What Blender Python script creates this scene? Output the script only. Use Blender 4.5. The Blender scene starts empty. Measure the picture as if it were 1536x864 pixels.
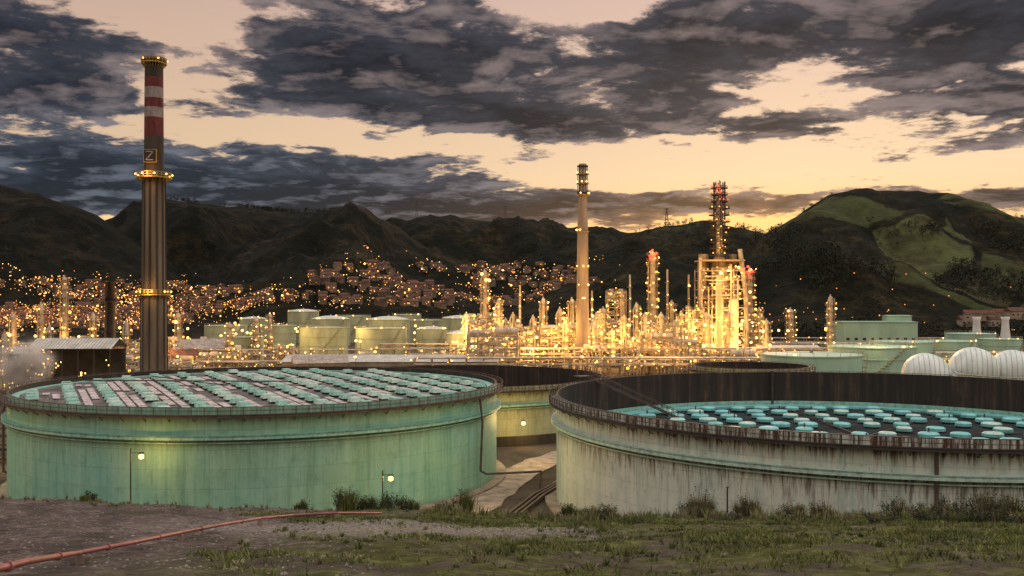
import bpy, math, random
from mathutils import Vector, Matrix, noise
random.seed(7)
F=1400.0; CZ=27.5; HY=454.0
scene=bpy.context.scene
COL=scene.collection
def W(px,py,Y): return Vector(((px-768)/F*Y, Y, CZ+(HY-py)/F*Y))
def U(px): return (px-768)/F
rnd=random.random
def ru(a,b): return a+(b-a)*random.random()
def interp(x,pts):
    if x<=pts[0][0]: return pts[0][1]
    for i in range(len(pts)-1):
        if x<=pts[i+1][0]:
            a,b=pts[i],pts[i+1]; t=(x-a[0])/(b[0]-a[0])
            return a[1]+(b[1]-a[1])*t
    return pts[-1][1]
def ss(t):
    t=max(0,min(1,t)); return t*t*(3-2*t)
# ---------------------------------------------------------------- node helpers
class G:
    def __init__(s,nt): s.nt=nt; s.L=nt.links
    def n(s,t,ins=None,**p):
        nd=s.nt.nodes.new(t)
        for k,v in p.items(): setattr(nd,k,v)
        if ins:
            for k,v in ins.items():
                if isinstance(v,bpy.types.NodeSocket): s.L.new(v,nd.inputs[k])
                else: nd.inputs[k].default_value=v
        return nd
    def m(s,op,a,b=0.0,c=None,clamp=False):
        i={0:a,1:b}
        if c is not None: i[2]=c
        nd=s.n('ShaderNodeMath',i,operation=op); nd.use_clamp=clamp
        return nd.outputs[0]
    def v(s,op,a,b=(0,0,0)):
        nd=s.n('ShaderNodeVectorMath',{0:a,1:b},operation=op)
        return nd.outputs['Value'] if op in('DOT_PRODUCT','LENGTH') else nd.outputs[0]
    def mix(s,f,a,b,bt='MIX'):
        nd=s.nt.nodes.new('ShaderNodeMix'); nd.data_type='RGBA'; nd.blend_type=bt
        for idx,val in((0,f),(6,a),(7,b)):
            if isinstance(val,bpy.types.NodeSocket): s.L.new(val,nd.inputs[idx])
            else:
                if idx>0 and len(val)==3: val=(*val,1)
                nd.inputs[idx].default_value=val
        return nd.outputs[2]
    def noise(s,vec,scale,detail=4,rough=.55,dist=0):
        return s.n('ShaderNodeTexNoise',{'Vector':vec,'Scale':scale,'Detail':detail,'Roughness':rough,'Distortion':dist}).outputs[0]
    def ramp(s,f,pts,interp='LINEAR'):
        nd=s.nt.nodes.new('ShaderNodeValToRGB'); s.L.new(f,nd.inputs[0]); cr=nd.color_ramp; cr.interpolation=interp
        while len(cr.elements)<len(pts): cr.elements.new(.5)
        for e,(p,c) in zip(cr.elements,pts):
            e.position=p; e.color=(*c,1) if isinstance(c,tuple) else (c,c,c,1)
        return nd.outputs[0]
    def mr(s,v,a,b,c=0,d=1,smooth=False):
        nd=s.n('ShaderNodeMapRange',{0:v,1:a,2:b,3:c,4:d}); 
        if smooth: nd.interpolation_type='SMOOTHSTEP'
        return nd.outputs[0]
def newmat(name):
    m=bpy.data.materials.new(name); m.use_nodes=True
    nt=m.node_tree; b=nt.nodes['Principled BSDF']
    return m,G(nt),b
def simple(name,col,rough=.7,metal=0,var=.25,scale=.6,stretch=1.0,rust=0,spec=.5):
    m,g,b=newmat(name)
    tc=g.n('ShaderNodeNewGeometry').outputs['Position']
    v=g.v('MULTIPLY',tc,(1,1,stretch))
    n=g.noise(v,scale,4,.6)
    c=g.mix(g.mr(n,.3,.7),tuple(x*(1-var) for x in col),tuple(min(1,x*(1+var)) for x in col))
    if rust:
        n2=g.noise(v,scale*2.3,4,.65)
        c=g.mix(g.mr(n2,.52,.68,0,rust),c,(.12,.055,.025))
    g.L.new(c,b.inputs['Base Color']); b.inputs['Roughness'].default_value=rough; b.inputs['Metallic'].default_value=metal
    b.inputs['Specular IOR Level'].default_value=spec
    return m
def emis(name,col,st):
    m,g,b=newmat(name); b.inputs['Base Color'].default_value=(*col,1)
    b.inputs['Emission Color'].default_value=(*col,1); b.inputs['Emission Strength'].default_value=st
    try: m.cycles.emission_sampling='NONE'
    except Exception: pass
    return m
# ---------------------------------------------------------------- mesh builder
t_=(1+5**.5)/2
ICOV=[Vector(v).normalized() for v in[(-1,t_,0),(1,t_,0),(-1,-t_,0),(1,-t_,0),(0,-1,t_),(0,1,t_),(0,-1,-t_),(0,1,-t_),(t_,0,-1),(t_,0,1),(-t_,0,-1),(-t_,0,1)]]
ICOF=[(0,11,5),(0,5,1),(0,1,7),(0,7,10),(0,10,11),(1,5,9),(5,11,4),(11,10,2),(10,7,6),(7,1,8),(3,9,4),(3,4,2),(3,2,6),(3,6,8),(3,8,9),(4,9,5),(2,4,11),(6,2,10),(8,6,7),(9,8,1)]
class MB:
    def __init__(s): s.v=[];s.f=[];s.m=[];s.s=[];s.mats=[]
    def mi(s,mat):
        if mat not in s.mats: s.mats.append(mat)
        return s.mats.index(mat)
    def add(s,vs,fs,mat,sm=False):
        o=len(s.v); s.v+=[tuple(v) for v in vs]; k=s.mi(mat)
        for f in fs: s.f.append(tuple(i+o for i in f)); s.m.append(k); s.s.append(sm)
    def box(s,c,d,mat,rz=0,tp=1.0):
        hx,hy,hz=d[0]/2,d[1]/2,d[2]/2; cr,sr=math.cos(rz),math.sin(rz); vs=[]
        for z,k in((-hz,1.0),(hz,tp)):
            for x,y in((-hx,-hy),(hx,-hy),(hx,hy),(-hx,hy)):
                x*=k;y*=k
                vs.append((c[0]+x*cr-y*sr,c[1]+x*sr+y*cr,c[2]+z))
        s.add(vs,[(3,2,1,0),(4,5,6,7),(0,1,5,4),(1,2,6,5),(2,3,7,6),(3,0,4,7)],mat)
    def cyl(s,a,b,r0,r1,mat,seg=8,caps=True,sm=True):
        a=Vector(a);b=Vector(b);d=(b-a)
        if d.length<1e-5:return
        d.normalize(); u=d.orthogonal().normalized(); w=d.cross(u)
        if abs(d.z)>.999: u=Vector((1,0,0)); w=Vector((0,1,0)) if d.z>0 else Vector((0,-1,0))
        vs=[];fs=[]
        for p,r in((a,r0),(b,r1)):
            for i in range(seg):
                t=2*math.pi*i/seg; vs.append(p+(u*math.cos(t)+w*math.sin(t))*r)
        for i in range(seg):
            j=(i+1)%seg; fs.append((i,j,seg+j,seg+i))
        s.add(vs,fs,mat,sm)
        if caps:
            s.add(vs[:seg],[tuple(range(seg))[::-1]],mat); s.add(vs[seg:],[tuple(range(seg))],mat)
    def beam(s,a,b,w,mat): s.cyl(a,b,w*.7,w*.7,mat,4,False,False)
    def lathe(s,c,prof,mat,seg=48,sm=True):
        vs=[];fs=[]
        for r,z in prof:
            for i in range(seg):
                t=2*math.pi*i/seg; vs.append((c[0]+r*math.cos(t),c[1]+r*math.sin(t),c[2]+z))
        for k in range(len(prof)-1):
            for i in range(seg):
                j=(i+1)%seg; fs.append((k*seg+i,k*seg+j,(k+1)*seg+j,(k+1)*seg+i))
        s.add(vs,fs,mat,sm)
    def ring(s,c,r0,r1,z0,z1,mat,seg=96):
        for a,b in(((r1,z0),(r1,z1)),((r1,z1),(r0,z1)),((r0,z1),(r0,z0)),((r0,z0),(r1,z0))):
            s.lathe(c,[a,b],mat,seg)
    def ico(s,c,r,mat,sc=(1,1,1)):
        s.add([(c[0]+v.x*r*sc[0],c[1]+v.y*r*sc[1],c[2]+v.z*r*sc[2]) for v in ICOV],ICOF,mat,True)
    def tube(s,pts,r,mat,seg=8):
        for a,b in zip(pts,pts[1:]):
            s.cyl(a,b,r,r,mat,seg,True)
        for p in pts[1:-1]: s.ico(p,r*1.08,mat)
    def build(s,name,parent=None):
        me=bpy.data.meshes.new(name); me.from_pydata(s.v,[],s.f)
        for m in s.mats: me.materials.append(m)
        me.polygons.foreach_set('material_index',s.m); me.polygons.foreach_set('use_smooth',s.s); me.update()
        o=bpy.data.objects.new(name,me); COL.objects.link(o)
        if parent: o.parent=parent
        return o
def empty(name):
    o=bpy.data.objects.new(name,None); COL.objects.link(o); return o
def point(name,loc,power,col=(1,.52,.15),r=.6,parent=None):
    l=bpy.data.lights.new(name,'POINT'); l.energy=power; l.color=col; l.shadow_soft_size=r
    o=bpy.data.objects.new(name,l); o.location=loc; COL.objects.link(o)
    if parent:o.parent=parent
    return o
# ---------------------------------------------------------------- terrain
def sl(y): return (y-HY)/F
CREST=[(-120,735),(-45,740),(-32,755),(-20,763),(-8,766),(-3,774),(6,776),(20,779),(60,776),(150,770)]
RIDGES=[
 (1500,720,[(-1500,420),(-900,330),(-300,268),(0,284),(60,293),(100,306),(150,326),(190,352),(260,400),(340,454)]),
 (2000,800,[(-200,470),(60,380),(120,345),(150,333),(200,317),(250,300),(320,307),(430,317),(520,320),(570,336),(640,372),(720,405),(800,440),(860,470)]),
 (2900,950,[(300,460),(420,380),(560,341),(620,336),(680,325),(740,334),(850,345),(960,352),(1040,362),(1150,360),(1300,380),(1500,460)]),
 (1750,820,[(740,470),(800,425),(860,392),(920,362),(970,344),(1000,338),(1050,336),(1100,344),(1140,352),(1220,372),(1350,420)]),
 (1250,700,[(1010,490),(1060,430),(1120,370),(1160,345),(1200,322),(1240,297),(1290,287),(1350,288),(1420,297),(1480,314),(1536,328),(1700,350),(2100,330),(2700,380),(3400,460)]),
]
def h(x,y):
    r=math.hypot(x,y)
    if y<100:
        zc=CZ+ -sl(interp(x,CREST))*78
        if y<=0: z=25.7
        elif y<25: z=25.7+(20.2-25.7)*y/25
        elif y<78: 
            t=(y-25)/53; z=20.2+(zc-20.2)*t
        else: z=max(0,zc-(y-78)*1.12)
        if z>0:
            n=noise.noise(Vector((x*.13,y*.13,1)))*.34+noise.noise(Vector((x*.5,y*.5,5)))*.15+noise.noise(Vector((x*1.6,y*1.6,5)))*.06
            z+=n*min(1,max(0,(z)/3))
        if r>120: z*=max(0,1-(r-120)/120)
        return max(z,0)
    if y<600: return noise.noise(Vector((x*.03,y*.03,1)))*.06
    px=768+F*x/y; best=0
    for D,Y0,pr in RIDGES:
        zc=max(0,CZ+(HY-interp(px,pr))/F*D)
        t=(y-Y0)/(D-Y0)
        if t<=0: continue
        if t<1: S=.35*t+.65*ss(t)
        else: S=max(.35,1-(t-1)*.9)
        w=math.sin(min(t,1)*math.pi)
        gul=noise.fractal(Vector((x*.0055,y*.0030,D)),.9,2.0,6)*zc*.27*w
        z=zc*S+gul+ (noise.fractal(Vector((x*.02,y*.02,D)),1.0,2.0,3)*4.5*min(1,t)if zc>20 else 0)
        best=max(best,z)
    return best
def hit(px,py,y0=20,y1=3000):
    Y=y0
    while Y<y1:
        p=W(px,py,Y)
        if h(p.x,p.y)>=p.z: return Vector((p.x,p.y,h(p.x,p.y)))
        Y*=1.006
    p=W(px,py,y1); return p
rings=[];r=1.5
while r<9000:
    rings.append(r)
    r*=1.03 if r<20 else (1.011 if r<110 else (1.03 if r<650 else 1.012))
angs=[];a=-50.0
while a<50: angs.append(a); a+=.3
while a<310: angs.append(a); a+=6
vs=[(0,0,25.7)];fs=[];na=len(angs)
for r in rings:
    for a in angs:
        x=r*math.sin(math.radians(a)); y=r*math.cos(math.radians(a)); vs.append((x,y,h(x,y)))
for j in range(na): fs.append((0,1+(j+1)%na,1+j))
for i in range(len(rings)-1):
    o=1+i*na
    for j in range(na):
        k=(j+1)%na; fs.append((o+j,o+k,o+na+k,o+na+j))
me=bpy.data.meshes.new('ground');me.from_pydata(vs,[],fs);me.polygons.foreach_set('use_smooth',[True]*len(fs));me.update()
ground=bpy.data.objects.new('ground',me);COL.objects.link(ground)
m,g,b=newmat('terrain')
P=g.n('ShaderNodeNewGeometry').outputs['Position']
sx=g.n('ShaderNodeSeparateXYZ',{0:P}); X,Y,Z=sx.outputs
n1=g.noise(P,.12,5,.6);n2=g.noise(P,1.3,7,.72);n3=g.noise(P,.35,5,.65); n4=g.noise(P,5,5,.7)
dirt=g.ramp(n2,[(.32,(.050,.038,.035)),(.46,(.115,.088,.078)),(.56,(.20,.16,.14)),(.68,(.40,.34,.30))])
dirt=g.mix(g.mr(n4,.5,.7,0,.55),dirt,(.34,.29,.26))
dirt=g.mix(g.mr(n4,.48,.34,0,.6),dirt,(.03,.024,.022))
dirt=g.mix(g.mr(n1,.40,.62,0,.5),dirt,(.085,.062,.055))
rut=g.m('SINE',g.m('ADD',g.m('MULTIPLY',g.m('ADD',g.m('MULTIPLY',X,.9),g.m('MULTIPLY',Y,.35)),1.3),g.m('MULTIPLY',n1,9)))
dirt=g.mix(g.mr(rut,.4,1,0,.5),dirt,(.045,.036,.032))
dg=g.mr(g.m('ADD',n3,g.m('MULTIPLY',n2,.5)),.78,.90,0,.6)
dirt=g.mix(dg,dirt,(.05,.055,.02))
grass=g.ramp(n2,[(.3,(.03,.028,.013)),(.5,(.085,.095,.026)),(.66,(.19,.20,.06))])
grass=g.mix(g.mr(n3,.46,.58,0,.9),grass,dirt)
grass=g.mix(g.mr(n1,.52,.36,0,.55),grass,(.035,.03,.016))
gm=g.mr(g.m('ADD',g.m('ADD',X,g.m('MULTIPLY',Y,.08)),g.m('MULTIPLY',g.m('SUBTRACT',n3,.5),26)),-11,-5)
near=g.mix(gm,dirt,grass)
gd=g.v('LENGTH',g.v('MULTIPLY',g.v('SUBTRACT',P,(-7,51,0)),(.085,.14,0)))
gv=g.mr(g.m('ADD',gd,g.m('MULTIPLY',g.m('SUBTRACT',n2,.5),3.2)),1.25,.6)
near=g.mix(g.m('MULTIPLY',gv,g.mr(n4,.40,.58,0,.9)),near,(.42,.37,.33))
ind=g.ramp(g.noise(P,.08,6,.65),[(.3,(.035,.03,.027)),(.5,(.10,.08,.06)),(.7,(.17,.14,.10))])
nh=g.noise(P,.012,8,.74); nf=g.noise(P,.06,6,.7)
hb=g.ramp(nh,[(.32,(.003,.005,.002)),(.48,(.013,.013,.005)),(.57,(.038,.030,.012)),(.70,(.09,.07,.032))])
hb=g.mix(g.mr(nf,.46,.56,0,.75),hb,(.006,.009,.003))
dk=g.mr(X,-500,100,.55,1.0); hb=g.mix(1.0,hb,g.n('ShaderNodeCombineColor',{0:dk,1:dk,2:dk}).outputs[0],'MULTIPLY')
wv=g.n('ShaderNodeVectorMath',{0:g.n('ShaderNodeTexNoise',{'Vector':P,'Scale':.008,'Detail':4}).outputs[1],3:60.0},operation='SCALE').outputs[0]
pw=g.v('MULTIPLY',g.v('ADD',P,wv),(1,.75,0))
vo=g.n('ShaderNodeTexVoronoi',{'Vector':pw,'Scale':.0105},feature='F1')
ve=g.n('ShaderNodeTexVoronoi',{'Vector':pw,'Scale':.0105},feature='DISTANCE_TO_EDGE')
cell=g.n('ShaderNodeSeparateColor',{0:vo.outputs['Color']}).outputs[0]
fc=g.ramp(cell,[(0,(.045,.045,.017)),(.4,(.085,.10,.034)),(.6,(.12,.135,.048)),(.85,(.10,.09,.045)),(1,(.16,.165,.07))],'CONSTANT')
fc=g.mix(g.mr(g.noise(P,.03,6,.7),.40,.60,0,.8),fc,(.04,.035,.015))
fm=g.m('MULTIPLY',g.mr(ve.outputs['Distance'],.03,.06),g.mr(cell,.3,.36))
reg=g.m('ADD',g.mr(X,150,420,0,.40),g.mr(g.noise(P,.0028,3,.5),.46,.62,0,.40))
fm=g.m('MULTIPLY',fm,g.mr(reg,.36,.5))
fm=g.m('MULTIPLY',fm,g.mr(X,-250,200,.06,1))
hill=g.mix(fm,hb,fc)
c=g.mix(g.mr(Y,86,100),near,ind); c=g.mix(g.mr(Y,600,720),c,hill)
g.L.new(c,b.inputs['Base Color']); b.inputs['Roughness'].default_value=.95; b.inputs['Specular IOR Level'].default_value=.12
hgt=g.m('ADD',g.m('MULTIPLY',g.m('ADD',n2,g.m('MULTIPLY',n4,.5)),.35),g.m('MULTIPLY',g.mr(Y,600,700),g.m('ADD',g.m('MULTIPLY',nf,9),g.m('MULTIPLY',nh,22))))
bp=g.n('ShaderNodeBump',{'Strength':1.0,'Distance':1.0,'Height':hgt})
g.L.new(bp.outputs[0],b.inputs['Normal'])
me.materials.append(m)
# ---------------------------------------------------------------- materials
def tankmat(name,base,alt,streak,rustamt,R,zt,rough=.55,dark=.5):
    m,g,b=newmat(name)
    P=g.n('ShaderNodeTexCoord').outputs['Object']
    s=g.n('ShaderNodeSeparateXYZ',{0:P}); x,y,z=s.outputs
    st=g.noise(g.v('MULTIPLY',P,(1,1,.05)),.9,7,.72)
    st2=g.noise(g.v('MULTIPLY',P,(1,1,.09)),3.0,5,.7)
    big=g.noise(P,.07,4,.55); bl=g.noise(P,.6,7,.7)
    c=g.mix(g.mr(big,.38,.62),base,alt)
    c=g.mix(g.mr(st,.42,.68,0,.8),c,streak)
    c=g.mix(g.mr(st,.46,.30,0,dark),c,tuple(v*.45 for v in base))
    c=g.mix(g.mr(bl,.5,.72,0,.45),c,tuple(v*.5 for v in base))
    th=g.m('MULTIPLY',g.m('ARCTAN2',x,g.m('MULTIPLY',y,-1)),R)
    cv=g.n('ShaderNodeCombineXYZ',{0:th,1:z})
    br=g.n('ShaderNodeTexBrick',{'Vector':cv.outputs[0],'Color1':(.0,0,0,1),'Color2':(1,1,1,1),'Mortar':(.5,.5,.5,1),'Scale':1.0,'Mortar Size':.035,'Mortar Smooth':.3,'Brick Width':9.0,'Row Height':2.4})
    pv=g.n('ShaderNodeSeparateColor',{0:br.outputs['Color']}).outputs[0]
    c=g.mix(g.m('MULTIPLY',pv,.16),c,tuple(v*.5 for v in base))
    c=g.mix(g.m('MULTIPLY',br.outputs['Fac'],.3),c,tuple(v*.35 for v in base))
    if rustamt:
        d1=g.mr(z,zt-1.2,zt-3.2,1,.1); d2=g.m('MULTIPLY',g.mr(z,zt-3.4,zt-8.5,1,0),g.mr(z,zt-3.35,zt-3.45))
        dd=g.m('MAXIMUM',g.m('MULTIPLY',d1,g.mr(z,zt-3.4,zt-3.3)),d2)
        rr=g.m('MULTIPLY',g.mr(g.m('ADD',st2,g.m('MULTIPLY',dd,.16)),.56,.72),g.m('ADD',g.m('MULTIPLY',dd,.9),.18))
        c=g.mix(g.m('MULTIPLY',rr,rustamt,clamp=True),c,(.10,.045,.02))
        sp=g.mr(g.noise(P,1.6,7,.75),.60,.70,0,rustamt)
        c=g.mix(g.m('MULTIPLY',sp,.8),c,(.09,.05,.03))
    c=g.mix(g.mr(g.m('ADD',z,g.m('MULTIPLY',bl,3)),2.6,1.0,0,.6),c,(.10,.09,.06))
    girder_shade=g.m('MULTIPLY',g.mr(z,zt-4.9,zt-4.3),g.mr(z,zt-3.8,zt-3.9))
    c=g.mix(g.m('MULTIPLY',girder_shade,.45),c,(.05,.055,.045))  # shade beneath the wind girder, painted into the wall colour
    g.L.new(c,b.inputs['Base Color']); b.inputs['Roughness'].default_value=rough; b.inputs['Specular IOR Level'].default_value=.3
    bp=g.n('ShaderNodeBump',{'Strength':.5,'Distance':.08,'Height':g.m('ADD',g.m('MULTIPLY',br.outputs['Fac'],-.5),g.m('MULTIPLY',big,6))})
    g.L.new(bp.outputs[0],b.inputs['Normal'])
    return m
M_steel=simple('dark_steel',(.06,.05,.045),.6,.3,.3,.8,1,.5)
M_rail=simple('rusty_railing',(.10,.07,.055),.7,.2,.4,1.2)
M_mint=simple('mint_paint',(.27,.52,.42),.5,0,.3,1.1,1,.6)
M_mintL=simple('pale_mint_paint',(.46,.64,.53),.5,0,.25,1.1,1,.45)
M_turq=simple('turquoise_paint',(.20,.56,.54),.5,0,.3,.5,1,.4)
M_lamp=emis('sodium_lamp',(1,.43,.075),2.3)
M_lampB=emis('bright_sodium_lamp',(1,.56,.14),5.0)
M_town=emis('town_lamp',(1,.33,.07),1.9)
M_red=emis('red_beacon',(1,.04,.02),6)
M_pipe=simple('process_pipe_metal',(.48,.40,.28),.5,.1,.45,.5)
M_vessel=simple('vessel_cladding',(.50,.43,.31),.5,.1,.4,.3,.4)
M_frame=simple('steel_frame_paint',(.34,.28,.19),.7,0,.5,.4)
M_conc=simple('weathered_concrete',(.28,.22,.16),.9,0,.4,.35,.12)
M_concS=simple('smokestack_concrete',(.16,.12,.08),.9,0,.5,.35,.12)
M_concD=simple('sooty_concrete',(.05,.04,.03),.9,0,.45,.35,.1)
M_bandR=simple('faded_red_paint',(.12,.020,.018),.8,0,.5,.9,.3)
M_bandW=simple('faded_white_paint',(.26,.22,.20),.8,0,.4,.9,.3)
M_black=simple('black_paint',(.015,.013,.012),.7)
M_yel=simple('yellow_paint',(.45,.29,.06),.6)
M_white=simple('white_paint',(.70,.72,.66),.5,0,.18,.4,.3)
def innermat():
    m,g,b=newmat('sooty_inner_wall'); P=g.n('ShaderNodeTexCoord').outputs['Object']
    st=g.noise(g.v('MULTIPLY',P,(1,1,.06)),.8,6,.7)
    c=g.ramp(st,[(.3,(.010,.008,.007)),(.5,(.03,.02,.015)),(.62,(.075,.045,.028)),(.8,(.14,.10,.07))])
    c=g.mix(g.mr(g.noise(P,.25,5,.6),.4,.65,0,.6),c,(.018,.013,.011))
    g.L.new(c,b.inputs['Base Color']); b.inputs['Roughness'].default_value=.8; return m
M_inner=innermat()
def deckmat():
    m,g,b=newmat('wet_roof_deck'); P=g.n('ShaderNodeNewGeometry').outputs['Position']
    n=g.noise(P,.35,6,.65)
    c=g.ramp(n,[(.38,(.02,.018,.017)),(.5,(.07,.055,.05)),(.62,(.26,.20,.18)),(.8,(.40,.33,.31))])
    g.L.new(c,b.inputs['Base Color']); g.L.new(g.mr(n,.4,.6,.3,.8),b.inputs['Roughness']); return m
M_deck=deckmat()
M_deck2=simple('dark_roof_deck',(.022,.034,.034),.95,0,.6,.25,1,.6,.1)
M_sheet=simple('pale_roof_sheet',(.56,.47,.43),.55,0,.4,.7,1,.7)
# ---------------------------------------------------------------- big tanks
def bigtank(name,cx,cy,R,zt,mw,mgird,mrail,seg=192):
    E=empty(name); E.location=(cx,cy,0)
    w=MB(); w.lathe((0,0,0),[(R,0),(R,zt)],mw,seg); w.build('shell',E)
    i=MB(); i.lathe((0,0,0),[(R-.2,zt),(R-.2,0)],M_inner,seg); i.ring((0,0,0),R-.2,R,zt,zt+.06,mrail,seg); i.build('inner_wall',E)
    gd=MB()
    gd.ring((0,0,0),R+.003,R+.75,zt-3.55,zt-3.35,mgird,seg)
    gd.lathe((0,0,0),[(R+.75,zt-3.35),(R+.75,zt-3.85)],mgird,seg)
    gd.ring((0,0,0),R+.003,R+.28,zt-4.35,zt-4.2,mgird,seg)
    gd.build('wind_girder',E)
    k=MB(); k.ring((0,0,0),R+.003,R+1.05,zt-.95,zt-.85,mrail,seg)
    k.lathe((0,0,0),[(R+1.05,zt-1.15),(R+1.05,zt-.75)],mrail,seg)
    for zz in(zt-.35,zt+.12): k.ring((0,0,0),R+1.0,R+1.07,zz,zz+.07,mrail,seg)
    n=int(2*math.pi*R/1.5)
    for q in range(n):
        t=2*math.pi*q/n; c,s=math.cos(t),math.sin(t)
        k.beam((c*(R+1.03),s*(R+1.03),zt-.9),(c*(R+1.03),s*(R+1.03),zt+.15),.07,mrail)
        if q%2==0: k.beam((c*R,s*R,zt-1.7),(c*(R+1),s*(R+1),zt-.95),.09,mrail)
        if q%3==0: k.beam((c*R,s*R,zt-4.2),(c*(R+.7),s*(R+.7),zt-3.6),.08,mgird)
    k.build('walkway_railing',E)
    f=MB(); f.ring((0,0,0),R,R+1.6,0,.35,M_conc,seg); f.build('foundation_ring',E)
    return E
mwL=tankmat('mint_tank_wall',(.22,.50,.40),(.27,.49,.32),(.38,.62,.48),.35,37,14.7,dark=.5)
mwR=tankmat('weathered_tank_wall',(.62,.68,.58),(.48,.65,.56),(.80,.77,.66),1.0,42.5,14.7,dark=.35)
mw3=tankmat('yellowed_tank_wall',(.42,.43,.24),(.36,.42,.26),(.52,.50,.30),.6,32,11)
LX,LY,LR,ZT=-39.3,149.9,36.8,14.74
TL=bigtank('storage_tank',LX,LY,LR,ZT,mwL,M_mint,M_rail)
d=MB(); zr=ZT-.95
d.lathe((0,0,0),[(LR-.25,zr-.1),(LR-1.5,zr),(LR-1.6,zr),(0.01,zr+.35)],M_deck,96); d.ring((0,0,0),LR-1.5,LR-.25,zr-.02,zr+.22,M_mint,128)
dv=Vector((-.454,.891,0)); nv=Vector((.891,.454,0)); rz=math.atan2(dv.y,dv.x)
off=-LR+3.2; i=0
while off<LR-3:
    L=math.sqrt(max(0,(LR-2.8)**2-off**2))
    s_=-L+ru(0,1)
    while s_<L:
        p=nv*off+dv*s_; zz=zr+.35*(1-p.length/LR); j=ru(-.07,.07)
        if rnd()>.04:
            mt=M_mint if rnd()<.6 else M_mintL
            d.box((p.x,p.y,zz+.15),(1.9,1.4,.26),M_black,rz+j)
            d.box((p.x,p.y,zz+.53),(2.1,1.75,.54),mt,rz+j,.76)
        s_+=4.5+ru(-.15,.15)
    gap=4.9
    for lane in(1.85,3.1):
        s_=-L
        while s_<L-2:
            ln=min(ru(3,8),L-s_)
            if rnd()<.68:
                p=nv*(off+lane)+dv*(s_+ln/2)
                if p.length+ln/2<LR-1.5:
                    zz=zr+.35*(1-p.length/LR)
                    d.box((p.x,p.y,zz+.12+.01*(lane>2)),(ln-.5,.95,.1),M_sheet,rz)
            s_+=ln
    off+=gap; i+=1
d.beam((-LR+3,2,zr+1.1),(LR*.1,-1.5,zr+1.2),.18,M_steel)
d.beam((-LR*.6,9,zr+1.2),(-LR*.1,-9,zr+1.2),.16,M_steel)
d.build('floating_roof',TL)
d=MB()
def onrim(R,ang,z,extra=0): return Vector((math.cos(ang)*(R+extra),math.sin(ang)*(R+extra),z))
aR=math.atan2(-12,30)
p=[onrim(LR,aR,ZT-1.3,.5),onrim(LR,aR,ZT-4.6,.9),onrim(LR,aR,3.0,.6)]
end=W(812,708,136)-Vector((LX,LY,0))
p+= [onrim(LR,aR,2.6,1.5),Vector((end.x,end.y,2.9)),Vector((end.x-.3,end.y-1.5,.1))]
d.tube(p,.16,M_rail)
aL=math.radians(-163)
d.tube([onrim(LR,aL,ZT-1.2,.4),onrim(LR,aL,ZT-3.2,1.2),onrim(LR,aL,2.5,1.2),onrim(LR,aL,1.8,.2)],.18,M_rail)
d.build('drain_pipe',TL)
# right tank
RX,RY,RR=48.7,129.2,42.5
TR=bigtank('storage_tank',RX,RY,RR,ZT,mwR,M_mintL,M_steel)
d=MB(); zr=8.5
d.lathe((0,0,0),[(RR-.35,zr+.1),(RR-1.5,zr),(0.01,zr+.1)],M_deck2,96)
d.ring((0,0,0),RR-3.6,RR-.9,zr+.05,zr+.4,M_turq,128)
d.ring((0,0,0),RR-.65,RR-.35,zr+.1,zr+1.0,M_mint,128)
row=0;yy=-RR+6
while yy<RR-5:
    xx=-RR+ru(0,5)
    while xx<RR:
        if math.hypot(xx,yy)<RR-5.0 and rnd()<.92:
            jx,jy=xx+ru(-.5,.5),yy+ru(-.5,.5)
            r_=ru(1.1,1.5)
            d.cyl((jx,jy,zr+.05),(jx,jy,zr+.3),r_*.85,r_*.85,M_black,12)
            d.cyl((jx,jy,zr+.3),(jx,jy,zr+.7),r_,r_,M_turq,12)
            d.lathe((jx,jy,zr+.7),[(r_,0),(r_*.85,.16),(r_*.3,.24),(.01,.25)],M_turq if rnd()<.6 else M_mintL,12)
            if rnd()<.25: d.cyl((jx,jy,zr+.8),(jx,jy,zr+1.5),.12,.12,M_rail,6)
        xx+=ru(4.3,5.3)
    yy+=5.4; row+=1
for k in range(5):
    t=ru(0,6.28); d.beam((0,0,zr+.35),(math.cos(t)*(RR-5),math.sin(t)*(RR-5),zr+.35),.12,M_rail)
d.build('floating_roof',TR)
d=MB(); A=Vector((12.6,154,ZT+.5))-Vector((RX,RY,0)); B=Vector((26.5,149,zr+.6))-Vector((RX,RY,0))
ax=(B-A).normalized(); sd=ax.cross(Vector((0,0,1))).normalized()*.65; up=Vector((0,0,1.0))
for s_ in(-1,1):
    d.beam(A+sd*s_,B+sd*s_,.2,M_rail); d.beam(A+sd*s_+up,B+sd*s_+up,.1,M_rail)
nr=34
for q in range(nr+1):
    p=A.lerp(B,q/nr); d.beam(p-sd,p+sd,.07,M_rail)
    if q%2==0:
        for s_ in(-1,1): d.beam(p+sd*s_,p+sd*s_+up,.06,M_rail)
        if q<nr-1: 
            p2=A.lerp(B,(q+2)/nr); d.beam(p+sd+up,p2+sd,.05,M_rail)
d.box(A+Vector((-.8,.3,.1)),(2.6,2.2,.15),M_steel,.5)
for s_ in((-1.8,-.7),(-1.8,1.2),(.3,-.7),(.3,1.2)): d.beam(A+Vector((s_[0],s_[1],0)),A+Vector((s_[0],s_[1],1.3)),.07,M_rail)
d.build('rolling_ladder',TR)
d=MB()
u=U(1405); a_=1+u*u; b_=-2*(u*RX+RY); c_=RX*RX+RY*RY-(RR+.35)**2
y_=(-b_-math.sqrt(b_*b_-4*a_*c_))/(2*a_); q=Vector((u*y_-RX,y_-RY,0))
d.tube([q+Vector((0,0,ZT-1)),q+Vector((0,0,3))],.2,M_rail)
d.tube([Vector((-1,RR-.6,zr)),Vector((-1,RR-.6,ZT+.3))],.25,M_steel)
d.build('drain_pipe',TR)
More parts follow.
